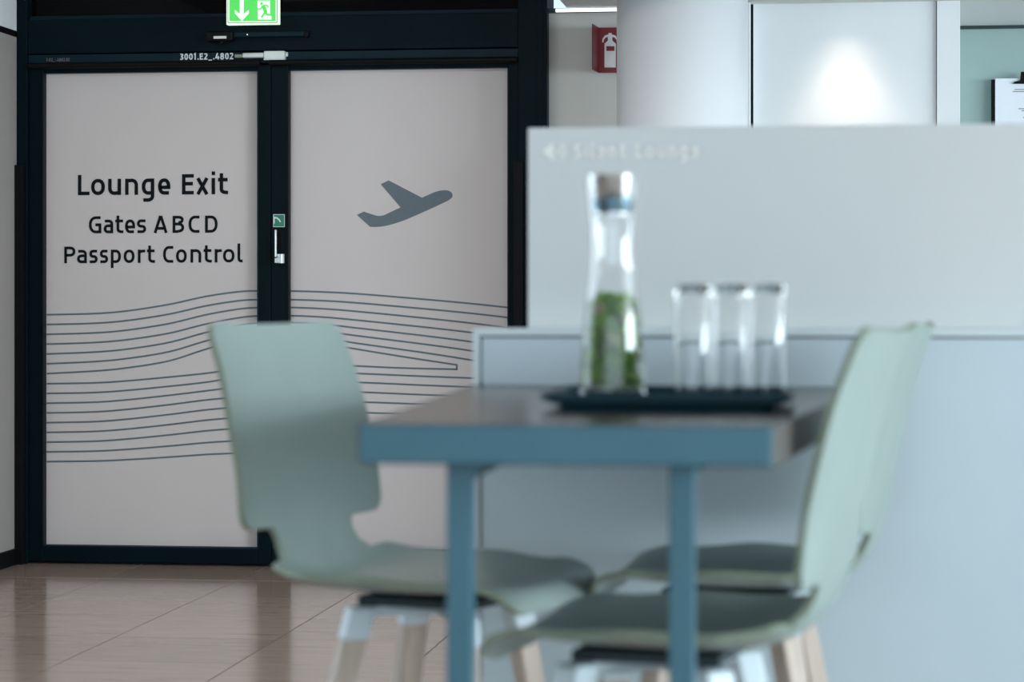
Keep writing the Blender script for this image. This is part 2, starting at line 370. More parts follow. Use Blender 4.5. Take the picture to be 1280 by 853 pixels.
# ------------------------------------------------------------------ the sliding door: portal, two leaves
PX = lambda px, Y=YB: PY(px, 400, Y).x
xa, xb, xc, xd, xe, xf_, xg, xh = XL, PX(58), PX(324.5), PX(341.5), PX(363.5), PX(636), PX(650), PX(686)
zt, zb = 2.302, .088
po = sempty('trim_1', 'dark petrol metal portal with a black fanlight around the sliding doors', 'door frame')
def bar(name, x0, x1, y0, z0, z1, m, parent, bev=.003): return obj(name, box(x0, x1, y0, YB + .06, z0, z1), m, parent, bevel=bev)
bar('post', xa, PX(40), 10.93, 0, 3.0, 'frame', po); bar('post', xg, xh, 10.93, 0, 3.0, 'frame', po)
bar('post_rib', PX(675), PX(680), 10.926, 0, 3.0, 'frame', po, .001)
bar('transom', PX(40), xg, 10.935, 2.392, 2.552, 'frame', po)
bar('transom_lip', PX(40), xg, 10.945, 2.335, 2.388, 'frame_hi', po)
bar('fanlight_rail', PX(40), xg, 10.965, 2.552, 2.572, 'frame_hi', po)
obj('fanlight_pane', box(PX(40), PX(652), YB, YB + .03, 2.572, 3.0), 'darkglass', po)
obj('backing', box(xa, xh, YB + .06, YB + .2, 0, 3.0), 'black', po)
obj('guard_strip', box(xa, PX(37), 10.90, 10.93, 0, 1.87), 'black', po, bevel=.002)
obj('guard_strip', box(PX(645.5), PX(657), 10.90, 10.93, 0, 1.87), 'black', po, bevel=.002)
obj('track_roller', rod((PX(42), 10.925, 2.334), (PX(330), 10.925, 2.334), .014), 'black', po, True)
obj('track_roller', rod((PX(341), 10.925, 2.334), (PX(649), 10.925, 2.334), .014), 'black', po, True)
def leaf(name, x0, x1, p0, p1, label):
    d = sempty(name, label, 'door')
    bar('stile', x0, p0, 10.955, 0.012, 2.33, 'frame', d); bar('stile', p1, x1, 10.955, 0.012, 2.33, 'frame', d)
    bar('top_rail', p0, p1, 10.96, zt, 2.33, 'frame', d); bar('bottom_rail', p0, p1, 10.955, 0.012, zb, 'frame', d)
    obj('gasket', box(p0 - .008, p0, 10.95, 10.956, zb, zt), 'black', d); obj('gasket', box(p1, p1 + .008, 10.95, 10.956, zb, zt), 'frame_hi', d)
    obj('gasket', box(p0, p1, 10.952, 10.96, zb - .008, zb), 'frame_hi', d)
    obj('pane', box(p0, p1, YB, YB + .02, zb, zt), 'film', d)
    return d
d1 = leaf('door_1', PX(40), xd - .001, xb, xc, 'left sliding leaf with a frosted pane lettered Lounge Exit')
d2 = leaf('door_2', xd + .001, xg, xe, xf_, 'right sliding leaf with a frosted pane printed with an aeroplane')
YP = YB - .0015
# lettering, measured line by line
def line_on_pane(txt, ext, y_left, y_right, capx, s, crop=(50, 200, 4.571)):
    ox, oy, k = crop
    pl = PY(ox + ext[0][0] / k, oy + y_left / k, YP); pr = PY(ox + ext[-1][1] / k, oy + y_right / k, YP)
    m = (pr.x - pl.x) / (ext[-1][1] - ext[0][0])      # metres per crop unit
    bm = bmesh.new()
    write(bm, crop_items(txt, ext, ext[0][0], capx), pl.x, pl.z, capx * m, s, YP, slope=(pr.z - pl.z) / (pr.x - pl.x))
    return bm
obj('lettering', line_on_pane('LoungeExit', [(217, 284), (293, 372), (391, 465), (488, 562), (584, 655), (677, 747), (813, 880), (892, 966), (982, 1001), (1018, 1075)], 202, 196, 113, .175), 'ink', d1)
obj('lettering', line_on_pane('GatesABCD', [(280, 351), (365, 419), (431, 478), (487, 545), (556, 608), (651, 731), (759, 825), (850, 914), (944, 1015)], 420, 416, 95, .165), 'ink', d1)
obj('lettering', line_on_pane('PassportControl', [(139, 203), (213, 269), (284, 331), (344, 391), (407, 465), (481, 543), (562, 604), (614, 660), (706, 766), (780, 841), (862, 923), (937, 983), (1000, 1040), (1047, 1112), (1129, 1158)], 591, 586, 93, .165), 'ink', d1)
# the line pattern: 17 printed lines running over both panes
Sx = [58.5, 117, 159, 211, 258, 300, 325, 364, 447, 531, 590, 636]
def interp(xs, ys, x):
    for i in range(len(xs) - 1):
        if x <= xs[i + 1]: return ys[i] + (ys[i + 1] - ys[i]) * (x - xs[i]) / (xs[i + 1] - xs[i])
    return ys[-1]
lines = []
rR = [364, 374.8, 384.6, 394.8, 403.4, 411.8, 419.5]; r590 = [379.8, 392, 404.3, 416, 427.6, 438.9, 450.6]
for i in range(7):
    f = i / 6; base = 393.6 + 12.28 * i; rl = base - rR[i] + .2
    S1 = [0, .045, .16, .43, .77, .97, 1.0]; S7 = [0, .065, .15, .33, .64, .885, .97]
    p = [(x, base - rl * (a * (1 - f) + b * f)) for x, a, b in zip(Sx[:7], S1, S7)]
    dr = r590[i] - rR[i]
    p += [(364, rR[i]), (405, rR[i] + dr * (.075 + .03 * f)), (447, rR[i] + dr * (.22 + .10 * f)), (531, rR[i] + dr * (.66 + .04 * f)), (590, r590[i]), (636, r590[i] + dr * .25 + 1.0)]
    lines.append(p)
RB = [(14.2, 457.0, 461.9), (15.3, 466.4, 472.9), (16.8, 477.4, 484.2), (17.6, 489.5, 496), (17.4, 502, 507.2), (16.6, 515.5, 519), (15.4, 529, 531), (12.5, 542.5, 543.5), (9.7, 556, 556)]
for j, (rl, ya, ye) in enumerate(RB):
    base = 479.9 + 12.18 * j
    p = [(58.5, base), (117, base - rl * .07), (159, base - rl * .25), (211, base - rl * .58), (258, base - rl * .92), (300, min(base - rl * 1.15, ya + 4 + j)), (325, (base - rl * 1.2 + ya) / 2), (364, ya - .5), (430, ya + .2)]
    if j == 0: p += [(500, 460.2), (571, 461.9)]
    else: p += [(520, (ya + ye) / 2 + .6), (590, ye), (636, ye + 1.2)]
    lines.append(p)
def pane_clip(p, lo, hi):
    q = [a for a in spline(p, 10) if lo - .01 <= a[0] <= hi + .01]
    def at(x):
        s = spline(p, 10)
        for a, b in zip(s, s[1:]):
            if a[0] <= x <= b[0]: return (x, a[1] + (b[1] - a[1]) * (x - a[0]) / max(1e-6, b[0] - a[0]))
        return None
    a, b = at(lo), at(hi)
    if a and (not q or q[0][0] - lo > .05): q = [a] + q
    if b and (not q or hi - q[-1][0] > .05): q = q + [b]
    return q
def flat(q): return [(v.x, v.z) for v in (PY(a, b, YP) for a, b in q)]
for d, lo, hi in ((d1, 58.3, 324.4), (d2, 363.7, 635.9)):
    bm = bmesh.new()
    for p in lines:
        q = pane_clip(p, lo, hi)
        if len(q) > 1: ribbon(bm, flat(q), .0082, YP)
    if d is d2:                                   # the arm that turns back at a small square end
        arm = spline([(364, 424.5), (400, 429), (436, 435), (500, 445.5), (571, 456.4)], 8)
        ribbon(bm, flat(arm + [(571, 461.9), (569.5, 461.9)]), .0082, YP)
    o = obj('line_pattern', bm, 'blue_ink', d)
pl = [(130, 470), (200, 437), (270, 462), (330, 479), (360, 481), (400, 474), (565, 395), (368, 163), (447, 125), (780, 298), (900, 245), (945, 231), (985, 224), (1020, 223), (1050, 229), (1072, 242), (1085, 260), (1086, 282), (1075, 302), (1040, 328), (900, 394), (750, 462), (600, 526), (520, 553), (440, 576), (370, 588), (310, 592), (262, 591)]
obj('aeroplane_print', plate([(v.x, v.z) for v in (PY(430 + a / 8, 210 + b / 8, YB) for a, b in pl)], YB, .0015), 'blue_ink', d2)
# sticker and emergency handle on the right leaf's stile
def rect_on(name, px0, px1, py0, py1, Y, t, m, parent, bev=0):
    a = PY(px0, py1, Y); b = PY(px1, py0, Y)
    return obj(name, box(a.x, b.x, Y - t, Y, a.z, b.z), m, parent, bevel=bev)
YS = 10.955
rect_on('sticker', 341.5, 356, 268, 284, YS, .002, 'label', d2)
rect_on('sticker_face', 342.3, 355.2, 268.8, 283.2, YS - .002, .001, 'green', d2)
bm = bmesh.new(); ribbon(bm, flat([(345.5, 280), (345.5, 272.5), (349, 273), (352, 275.5), (353.4, 278.2)]), .007, YS - .004); obj('sticker_arrow', bm, 'label', d2)
h0 = PY(351.2, 326, YS); h1 = PY(348, 290, YS)
hd = obj('door_handle', rod((h0.x, YS - .012, h0.z - .012), (h0.x, YS - .012, h0.z + .03), .019), 'alu', d2, True)
obj('grip', box(PX(346, YS), PX(348.6, YS), YS - .05, YS - .025, PY(346, 322, YS).z, PY(346, 287.5, YS).z), 'steel', hd, bevel=.003)
obj('grip_neck', box(PX(346, YS), PX(352, YS), YS - .05, YS, h0.z - .012, h0.z + .012), 'alu', hd, bevel=.003)
obj('recess', box(PX(348.8, YS), PX(354, YS), YS - .002, YS + .001, PY(0, 314, YS).z, PY(0, 289, YS).z), 'black', hd)
# marking on the transom lip
YT = 10.9445
W = {'3': .62, '0': .66, '1': .46, '.': .22, 'E': .6, '2': .62, '_': .66, '4': .68, '8': .66, 'T': .55, '-': .35}
def small(txt, px0, px1, base, cap_px, s, Y, m, name, parent, gap=.2):
    it, wd = auto(txt, W, gap); a = PY(px0, base, Y); b = PY(px1, base, Y); c = PY(px0, base - cap_px, Y).z - a.z
    bm = bmesh.new(); write(bm, it, a.x, a.z, c, s, Y, sx=(b.x - a.x) / (wd * c)); return obj(name, bm, m, parent)
small('3001.E2_.4802', 225, 291.5, 75, 8, .2, YT, 'label', 'lettering', po)
small('T-E2_-.4802.02', 58, 87, 77, 4, .18, YT, 'dim_label', 'lettering', po, .24)

# ------------------------------------------------------------------ things at the door
YD = 10.935
v0 = PY(258, 53, YD - .03); v1 = PY(292, 39, YD - .03)
ds = thing('door_sensor', 'black motion sensor with a slim grey bar on the beam under the green exit sign', 'sensor', ((v0.x + v1.x) / 2, YD, v0.z))
def loc(o, name, bm, m, **k):
    q = obj(name, bm, m, o, **k); q.data.transform(Matrix.Translation(-Vector(o.location))); return q
loc(ds, 'housing', box(v0.x, v1.x, YD - .05, YD, v0.z + .004, v1.z), 'black', bevel=.008)
loc(ds, 'sensor_eye', lathe([(0, -.012), (.012, -.008), (.016, .004), (0, .006)], 20, c=((v0.x + v1.x) / 2 + .005, YD - .03, v0.z)), 'black', smooth=True)
q0 = PY(267, 48.5, YD - .05); q1 = PY(283, 45, YD - .05); loc(ds, 'maker_plate', box(q0.x, q1.x, YD - .052, YD - .05, q0.z, q1.z), 'label')
q0 = PY(292, 46.5, YD - .03); q1 = PY(380, 38.8, YD - .03); loc(ds, 'sensor_bar', box(q0.x, q1.x, YD - .03, YD, q0.z, q1.z), 'frame_hi', bevel=.004)
q2 = PY(385, 46.5, YD - .03); loc(ds, 'end_cap', box(q1.x, q2.x, YD - .026, YD, q0.z - .003, q1.z + .003), 'black', bevel=.003)
q0 = PY(309, 43.2, YD - .031); loc(ds, 'indicator', lathe([(0, -.004), (.004, 0), (0, .004)], 12, c=(q0.x, YD - .031, q0.z)), 'sign_white')
q0 = PY(301, 75, YT); q1 = PY(359, 65.5, YT)
sw = thing('door_contact', 'white stepped bolt housing above the meeting door leaves, right of the white code', 'door hardware', ((q0.x + q1.x) / 2, YT, q0.z))
XM, XS = PX(332, YT), PX(304.5, YT)
loc(sw, 'housing', box(XM, PX(357.5, YT), YT - .035, YT, q0.z, q1.z + .004), 'label', bevel=.003)
loc(sw, 'sleeve', box(XS, XM, YT - .03, YT, q0.z + .006, q1.z - .002), 'alu', bevel=.006)
loc(sw, 'tip', box(PX(294.5, YT), XS, YT - .024, YT, q0.z + .008, q1.z - .008), 'mint_edge', bevel=.004)
loc(sw, 'base_plate', box(XM, PX(358, YT), YT - .038, YT, q0.z - .005, q0.z), 'alu')
loc(sw, 'clip', box(PX(358, YT), PX(360.5, YT), YT - .015, YT, q0.z + .012, q1.z), 'alu', bevel=.002)
# green escape sign hanging in front of the door
YE = 10.70
e0 = PY(283, 31, YE); e1 = PY(348.3, -5.5, YE)
es = thing('exit_sign', 'lit green escape sign with down arrow and running figure above the door', 'sign', ((e0.x + e1.x) / 2, YE, e0.z))
def ev(px, py): return (lambda v: (v.x, v.z))(PY(px, py, YE))
loc(es, 'housing', box(e0.x, e1.x, YE, YE + .035, e0.z, e1.z), 'sign_white', bevel=.002)
loc(es, 'outline', plate([ev(284.6, -4.2), ev(346.6, -4.2), ev(346.6, 28.6), ev(284.6, 28.6)], YE, .0006), 'pad')
loc(es, 'border', plate([ev(285.4, -3.4), ev(345.8, -3.4), ev(345.8, 27.8), ev(285.4, 27.8)], YE, .0012), 'sign_white')
loc(es, 'face', plate([ev(286.8, -2.4), ev(344.6, -2.4), ev(344.6, 26.6), ev(286.8, 26.6)], YE, .0018), 'sign_green')
T3 = lambda X, Y_: ev(270 + X / 9.475, Y_ / 9.475)
loc(es, 'arrow', plate([T3(x, y) for x, y in ((283, -12), (330, -12), (330, 165), (390, 118), (390, 160), (308, 250), (225, 160), (225, 118), (283, 165))], YE, .0024), 'sign_white')
loc(es, 'doorway', plate([T3(x, y) for x, y in ((492, 8), (642, 8), (642, 190), (658, 192), (658, 233), (498, 233))], YE, .0024), 'sign_white')
bm = bmesh.new()
plate([T3(x, y) for x, y in sup(541, 43, 17, 15, 0, 360, 16, 2)[:-1]], YE, .003, bm)
for pts, wd in (([(548, 72), (572, 92), (592, 150)], .016), ([(592, 140), (572, 165), (540, 208)], .0085), ([(585, 135), (603, 174), (655, 176)], .0085),
                ([(552, 72), (530, 108), (495, 106)], .006), ([(560, 68), (600, 62), (626, 84)], .006)):
    ribbon(bm, [T3(*p) for p in pts], wd, YE - .0032)
loc(es, 'running_figure', bm, 'sign_green')
mid = (e0.x + e1.x) / 2
loc(es, 'hanger', rod((mid, YE + .017, e1.z), (mid, YE + .017, 3.0), .006), 'alu')
# red extinguisher sign, right of the door
YX = 10.985
f0 = PY(748, 91, YX); f1 = PY(793, 34, YX); wx = PY(740, 60, 10.83).x
fs = thing('fire_extinguisher_sign', 'dark red angled sign with a white extinguisher, partly behind the white column', 'sign', ((f0.x + f1.x) / 2, YX, f0.z))
loc(fs, 'face', box(f0.x, f1.x, YX, YX + .012, f0.z, f1.z), 'red')
wn = [(f0.x, YX), (f0.x + .004, YX + .006), (wx + .004, 10.826), (wx, 10.826)]
loc(fs, 'wing', prism([(a, b, f0.z) for a, b in wn], (0, 0, f1.z - f0.z)), 'red_d')
def xv(X, Y_): v = PY(620 + X / 6.4, Y_ / 6.4, YX); return (v.x, v.z)
cx = 913
def mir(h): return h + [(2 * cx - x, y) for x, y in reversed(h)]
loc(fs, 'pictogram', plate([xv(*p) for p in mir([(868, 540), (868, 350), (895, 325), (895, 296), (878, 300), (862, 320), (860, 340), (850, 338), (852, 310), (872, 283), (900, 276), (900, 264)])], YX, .001), 'label')
loc(fs, 'pictogram_band', plate([xv(*p) for p in ((883, 370), (948, 370), (948, 408), (883, 408))], YX, .0016), 'red')
def wv(t, z): return (f0.x + (wx - f0.x) * t - .0012, YX + (10.826 - YX) * t, f0.z + (f1.z - f0.z) * z)
loc(fs, 'wing_print', prism([wv(*p) for p in ((.25, .12), (.8, .12), (.8, .6), (.6, .86), (.25, .6))], (-.0006, 0, 0)), 'label')
# downlight in the niche ceiling, with its lamp
dp = PY(1058, 30, 10.76)
dl = thing('downlight', 'round recessed downlight lighting the white wall panel right of the column', 'ceiling light', (dp.x, 10.76, ZC + .012))
obj('trim_ring', lathe([(.042, -.006), (.072, -.008), (.075, 0), (.040, 0)], 36, close=True), 'alu', dl, True)
obj('lens', lathe([(0, -.004), (.041, -.004), (.041, -.0005), (0, -.0005)], 32), 'lamp', dl)
for nrg, deg, yy in ((13, 80, 10.78), (3, 110, 10.80)):      # the beam and its wider spill
    sp = bpy.data.lights.new('downlight_lamp', 'SPOT'); sp.energy = nrg; sp.color = (1, .85, .70); sp.spot_size = math.radians(deg); sp.spot_blend = 1; sp.shadow_soft_size = .02
    so = bpy.data.objects.new('downlight_lamp', sp); C.objects.link(so); so.location = (dp.x, yy, ZC - .02)
# clipboard on the mint wall
YC = 11.90
c0 = PY(1239, 180, YC); c1 = PY(1318, 98.5, YC)
cb = thing('clipboard', 'black clipboard holding a white printed sheet in front of the mint wall', 'clipboard', ((c0.x + c1.x) / 2, YC, c0.z))
loc(cb, 'board', box(c0.x, c1.x, YC, YC + .006, c0.z - .12, c1.z), 'black', bevel=.001)
sh = loc(cb, 'sheet', box(PX(1244, YC), PX(1316, YC), YC - .002, YC, c0.z - .11, c1.z + .004), 'paper')
q0 = PY(1267, 105, YC); q1 = PY(1291, 91, YC)
loc(cb, 'clip', prism([(v.x, YC - .003, v.z) for v in (PY(a, b, YC) for a, b in ((1266, 105), (1292, 105), (1290, 102.5), (1283, 101), (1282, 90), (1276, 90), (1275, 101), (1268, 102.5)))], (0, -.012, 0)), 'black')
bm = bmesh.new()
for a, b, y in ((1268, 1290, 112), (1266, 1292, 114.5), (1280, 1288, 122), (1273, 1287, 136), (1277, 1285, 138.5), (1279, 1284, 147)):
    u = PY(a, y, YC - .0025); v = PY(b, y, YC - .0025); ribbon(bm, [(u.x, u.z), (v.x, v.z)], .004, YC - .0025)
loc(cb, 'printed_lines', bm, 'dim_label')['kind'] = 'stuff'

def ceiling_panel(x, y, label):  # unseen ceiling lights, added to brighten the area before the door
    t = thing('added_ceiling_light', label, 'ceiling light', (x, y, 3.0), group='added ceiling lights before the door')
    for n, q in (('frame', (-.32, .32, -.32, -.30)), ('frame', (-.32, .32, .30, .32)), ('frame', (-.32, -.30, -.30, .30)), ('frame', (.30, .32, -.30, .30))):
        obj(n, box(*q, -.02, 0), 'alu', t)
    obj('diffuser', box(-.30, .30, -.30, .30, -.010, -.002), 'lamp', t)
    l = bpy.data.lights.new('added_ceiling_lamp', 'AREA'); l.size = .58; l.energy = 7; l.color = (1, .91, .84)
    o = bpy.data.objects.new('added_ceiling_lamp', l); C.objects.link(o); o.location = (x, y, 2.985)
for x, y, q in ((-2.9, 8.6, 'near the door and the grey side wall'), (-1.5, 8.6, 'near the door, away from the grey side wall')):
    ceiling_panel(x, y, 'added flat warm ceiling light ' + q)

# ------------------------------------------------------------------ half-height partition and the screen on it
YW = 4.15
wx0 = PY(591, 600, YW).x; zw = PY(700, 411, YW).z; WXR = 3.2
pw = sempty('wall_partition', 'low white laminate partition that the dark table butts against', 'partition')
obj('panel', box(wx0 + .016, WXR, YW, YW + .12, 0, zw - .016), 'lam', pw)
obj('edge_band', box(wx0, wx0 + .012, YW - .004, YW + .124, 0, zw), 'lam_edge', pw, bevel=.001)
obj('cap', box(wx0 + .012, WXR, YW - .004, YW + .124, zw - .0125, zw), 'lam_edge', pw, bevel=.001)
obj('shadow_gap', box(wx0 + .012, WXR, YW + .003, YW + .118, zw - .016, zw - .0125), 'pad', pw)
YG = YW + .05
sx0 = PY(660, 300, YG).x; sz1 = PY(660, 160, YG).z
ps = thing('privacy_screen', 'pale frosted screen lettered Silent Lounge standing on the low white partition', 'screen', (sx0, YG, zw))
loc(ps, 'panel', box(sx0, WXR - .05, YG, YG + .014, zw, sz1), 'screen', bevel=.0015)
YSx = YG - .0006
def sv(px, py): v = PY(px, py, YSx); return (v.x, v.z)
w2 = {'S': .58, 'i': .2, 'l': .3, 'e': .62, 'n': .6, 't': .46, 'L': .54, 'o': .66, 'u': .6, 'g': .62}
it, wd = auto('Silent Lounge', w2, .25, .55)
a = PY(718, 198, YSx); b = PY(873, 198, YSx); cp = PY(718, 180.5, YSx).z - a.z
bm = bmesh.new(); write(bm, it, a.x, a.z, cp, .19, YSx, sx=(b.x - a.x) / (wd * cp)); loc(ps, 'lettering', bm, 'screen_print')
bm = bmesh.new()
plate([sv(*p) for p in ((680, 185), (684, 185), (691, 178), (691, 201), (684, 194.5), (680, 194.5))], YG, .0008, bm)
for r in (4.5, 9, 13.5):
    ribbon(bm, [sv(693 + r * math.cos(math.radians(t)), 189.5 + r * math.sin(math.radians(t))) for t in range(-52, 53, 8)], .0034, YSx)
loc(ps, 'loudspeaker_print', bm, 'screen_print')

# ------------------------------------------------------------------ the high table
ZT = 1.08
tp = [(-.547, 2.773), (-.068, 2.773), (.074, YW - .006), (-.618, YW - .006)]
tb = thing('table', 'high petrol blue table with a dark top, butting against the low white partition', 'table', (-.3, 2.85, 0))
def local(o, bm): bmesh.ops.translate(bm, verts=bm.verts, vec=-Vector(o.location)); return bm
obj('tabletop', local(tb, prism([(x, y, ZT - .0012) for x, y in [(tp[0][0] + .002, tp[0][1] + .002), (tp[1][0] - .002, tp[1][1] + .002), (tp[2][0] - .002, tp[2][1]), (tp[3][0] + .002, tp[3][1])]], (0, 0, .0012))), 'table_top', tb)
obj('edge_frame', local(tb, prism([(x, y, ZT - .046) for x, y in tp], (0, 0, .0448))), 'table_edge', tb, bevel=.0025)
for q in ((1, 2, .001), (3, 0, .001)):
    (xa_, ya_), (xb_, yb_) = tp[q[0]], tp[q[1]]
    L_ = math.hypot(xb_ - xa_, yb_ - ya_); nx_, ny_ = (yb_ - ya_) / L_ * .0015, -(xb_ - xa_) / L_ * .0015
    f0_ = (ya_ + .004, ya_)[q[0] == 3]; f1_ = (yb_ + .004, yb_)[q[0] == 1]
    xf = lambda yy: xa_ + (xb_ - xa_) * (yy - ya_) / (yb_ - ya_)
    e_ = obj('side_edge', local(tb, prism([(xf(f0_), f0_, ZT - .045), (xf(f1_), f1_, ZT - .045), (xf(f1_) + nx_, f1_ + ny_, ZT - .045), (xf(f0_) + nx_, f0_ + ny_, ZT - .045)], (0, 0, .0435))), 'table_side', tb)
obj('underside', local(tb, prism([(x * .985 - .004, y + (.01 if y < 3 else -.003), ZT - .0475) for x, y in tp], (0, 0, .002))), 'pad', tb)
for px0, px1 in ((558, 590), (836, 868)):
    l0 = PY(px0, 700, 2.85).x; l1 = PY(px1, 700, 2.85).x
    obj('leg', local(tb, box(l0, l1, 2.85, 2.88, 0, ZT - .046)), 'table_leg', tb, bevel=.002)
    obj('rail', local(tb, box(l0, l1, 2.88, YW - .008, ZT - .071, ZT - .046)), 'table_leg', tb, bevel=.002)

# ------------------------------------------------------------------ bar stools
def interp_rows(keys, s):
    for a, b in zip(keys, keys[1:]):
        if s <= b[0]:
            t = (s - a[0]) / (b[0] - a[0]); t = t * t * (3 - 2 * t)
            return a[1] + (b[1] - a[1]) * t
    return keys[-1][1]
def shell_mesh():
    ctrl = [(.200, -.030), (.194, -.012), (.177, .002), (.142, .002), (.08, -.004), (0, -.008), (-.08, -.008), (-.14, -.002), (-.185, .012), (-.212, .040),
            (-.226, .075), (-.236, .115), (-.247, .165), (-.261, .23), (-.280, .31), (-.297, .36), (-.312, .400)]
    prof = spline(ctrl, 12); arc = [0]
    for a, b in zip(prof, prof[1:]): arc.append(arc[-1] + math.dist(a, b))
    T = arc[-1]
    sz = lambda z: next(s for s, p in zip(arc, prof) if p[0] < -.15 and p[1] >= z)   # arc length where the back reaches height z
    sN = sz(.082); sSeat = sz(.006); sR = sz(.026)
    R1, R2, RN = .10, .035, .03
    def half(s):
        if s < R1: wv = .20 - R1 + math.sqrt(max(0, R1 * R1 - (R1 - s) ** 2))
        elif s < sR:
            wv = interp_rows([(R1, .20), (R1 + .12, .220), (sSeat - .06, .212), (sR, .190)], s)
            if s > sR - .02: wv -= .02 - math.sqrt(max(0, .02 ** 2 - (.02 - (sR - s)) ** 2))
        elif s < sN: wv = interp_rows([(sR, .135), (sR + .03, .120), (sN - .015, .118), (sN, .126)], s)
        else:
            wv = interp_rows([(sN, .221), (sN + .12, .217), (T, .203)], s)
            if s < sN + RN: wv -= RN - math.sqrt(max(0, RN * RN - (RN - (s - sN)) ** 2))
            if s > T - R2: wv -= R2 - math.sqrt(max(0, R2 * R2 - (R2 - (T - s)) ** 2))
        return wv
    rows = [T * i / 110 for i in range(111)] + [R1 * (1 - math.cos(math.radians(a))) for a in range(5, 90, 8)] + \
           [sN + RN * (1 - math.cos(math.radians(a))) for a in range(0, 90, 10)] + [sN - .0004, sN - .004, sR + .0001, sR - .0001] + [sR - .02 * (1 - math.cos(math.radians(a))) for a in range(10, 90, 12)] + [T - R2 * (1 - math.cos(math.radians(a))) for a in range(5, 90, 10)]
    rows = sorted(set(round(r, 6) for r in rows))
    U = 18; th = .009; top, bot = [], []
    for s in rows:
        i = max(j for j in range(len(arc)) if arc[j] <= s + 1e-9); i = min(i, len(arc) - 2)
        t = (s - arc[i]) / (arc[i + 1] - arc[i]); P = [a + (b - a) * t for a, b in zip(prof[i], prof[i + 1])]
        i0, i1 = max(0, i - 2), min(len(prof) - 1, i + 3)
        dx, dz = prof[i1][0] - prof[i0][0], prof[i1][1] - prof[i0][1]; l = math.hypot(dx, dz); N = (dz / l, -dx / l)
        wv = half(s); cu = interp_rows([(0, .004), (.10, .026), (.25, .034), (sSeat, .03), (sN, .012), (sN + .1, .020), (T, .020)], s)
        A, B = [], []
        for k in range(U + 1):
            u = -1 + 2 * k / U; y = u * wv; q = (y / .21) ** 2 * cu
            # thickness normal leans inwards where the section curves
            sl = -2 * y / .21 ** 2 * cu; ln = math.hypot(1, sl)
            A.append((P[0] + N[0] * q, y, P[1] + N[1] * q))
            B.append((P[0] + N[0] * (q - th / ln), y - sl / ln * th, P[1] + N[1] * (q - th / ln)))
        top.append(A); bot.append(B)
    bm = bmesh.new()
    vt = [[bm.verts.new(p) for p in r] for r in top]; vb = [[bm.verts.new(p) for p in r] for r in bot]
    for i in range(len(rows) - 1):
        for k in range(U):
            bm.faces.new((vt[i][k], vt[i][k + 1], vt[i + 1][k + 1], vt[i + 1][k])); bm.faces.new((vb[i][k], vb[i + 1][k], vb[i + 1][k + 1], vb[i][k + 1]))
    loop = [(i, 0) for i in range(len(rows))] + [(len(rows) - 1, k) for k in range(1, U + 1)] + [(i, U) for i in range(len(rows) - 2, -1, -1)] + [(0, k) for k in range(U - 1, 0, -1)]
    ra = [bm.verts.new(top[i][k]) for i, k in loop]; rb = [bm.verts.new(bot[i][k]) for i, k in loop]
    n = len(loop)
    for a in range(n):
        f = bm.faces.new((ra[a], rb[a], rb[(a + 1) % n], ra[(a + 1) % n])); f.material_index = 1
    return bm
def taper_leg(p, q, w0, d0, w1, d1, t0, t1):      # part of a four-sided leg from p to q between fractions t0..t1
    bm = bmesh.new(); p = Vector(p); q = Vector(q); ring = []
    out = Vector((q.x - p.x, q.y - p.y, 0)).normalized(); side = Vector((-out.y, out.x, 0))
    for t in (t0, t1):
        c = p.lerp(q, t); ww = (w0 + (w1 - w0) * t) / 2; dd = (d0 + (d1 - d0) * t) / 2
        ring.append([bm.verts.new(c + side * a * ww + out * b * dd) for a, b in ((-1, -1), (1, -1), (1, 1), (-1, 1))])
    for i in range(4): bm.faces.new((ring[0][i], ring[0][(i + 1) % 4], ring[1][(i + 1) % 4], ring[1][i]))
    bm.faces.new(ring[0][::-1]); bm.faces.new(ring[1]); bmesh.ops.recalc_face_normals(bm, faces=bm.faces); return bm
SEAT = .788
def make_stool(label):
    t = thing('bar_stool', label, 'stool', group='mint bar stools at the table')
    s = obj('shell', shell_mesh(), ('mint', 'mint_edge'), t, True); s.location.z = SEAT
    obj('mounting_pad', box(-.10, .10, -.085, .085, SEAT - .034, SEAT - .018), 'pad', t, bevel=.004)
    br = bmesh.new()
    for sx in (1, -1):
        for sy in (1, -1):
            prism([(0, -.012 * sx * sy, SEAT - .05), (0, .012 * sx * sy, SEAT - .05), (.105 * sx, .092 * sy, SEAT - .05), (.088 * sx, .109 * sy, SEAT - .05)], (0, 0, .0155), br)
    obj('bracket', br, 'socket', t)
    hubs = []
    for sx in (1, -1):
        for sy in (1, -1):
            p = (.088 * sx, .092 * sy, SEAT - .034); q = (.172 if sx > 0 else -.235, .215 * sy, 0)
            lg = obj('leg', taper_leg(p, q, .042, .038, .030, .028, .06, 1), 'wood', t, bevel=.005)
            obj('socket', taper_leg(p, q, .045, .041, .045, .041, 0, .068), 'socket', lg, bevel=.006)
            hubs.append(Vector(p).lerp(Vector(q), .62))
    for a, b in ((0, 1), (1, 3), (3, 2), (2, 0)): obj('stretcher', rod(hubs[a], hubs[b], .009), 'steel', t, True)
    return t
def copy_thing(src, label):
    r = src.copy(); C.objects.link(r); r['label'] = label
    for ch in list(src.children):
        c = ch.copy(); C.objects.link(c); c.parent = r
        for g in ch.children:
            e = g.copy(); C.objects.link(e); e.parent = c
    return r
st1 = make_stool('mint shell bar stool alone on the door side of the table, back panel fully visible')
st2 = copy_thing(st1, 'mint shell bar stool beside the free end of the table, in front of its twin')
st3 = copy_thing(st1, 'mint shell bar stool close to the white partition, mostly hidden behind its twin')
for s, px, dep, rz in ((st1, 549, 3.77, -17.6), (st2, 826, 3.20, 170.3), (st3, 914, 3.87, 174)):
    s.location = PD(px, dep); s.rotation_euler.z = math.radians(rz)

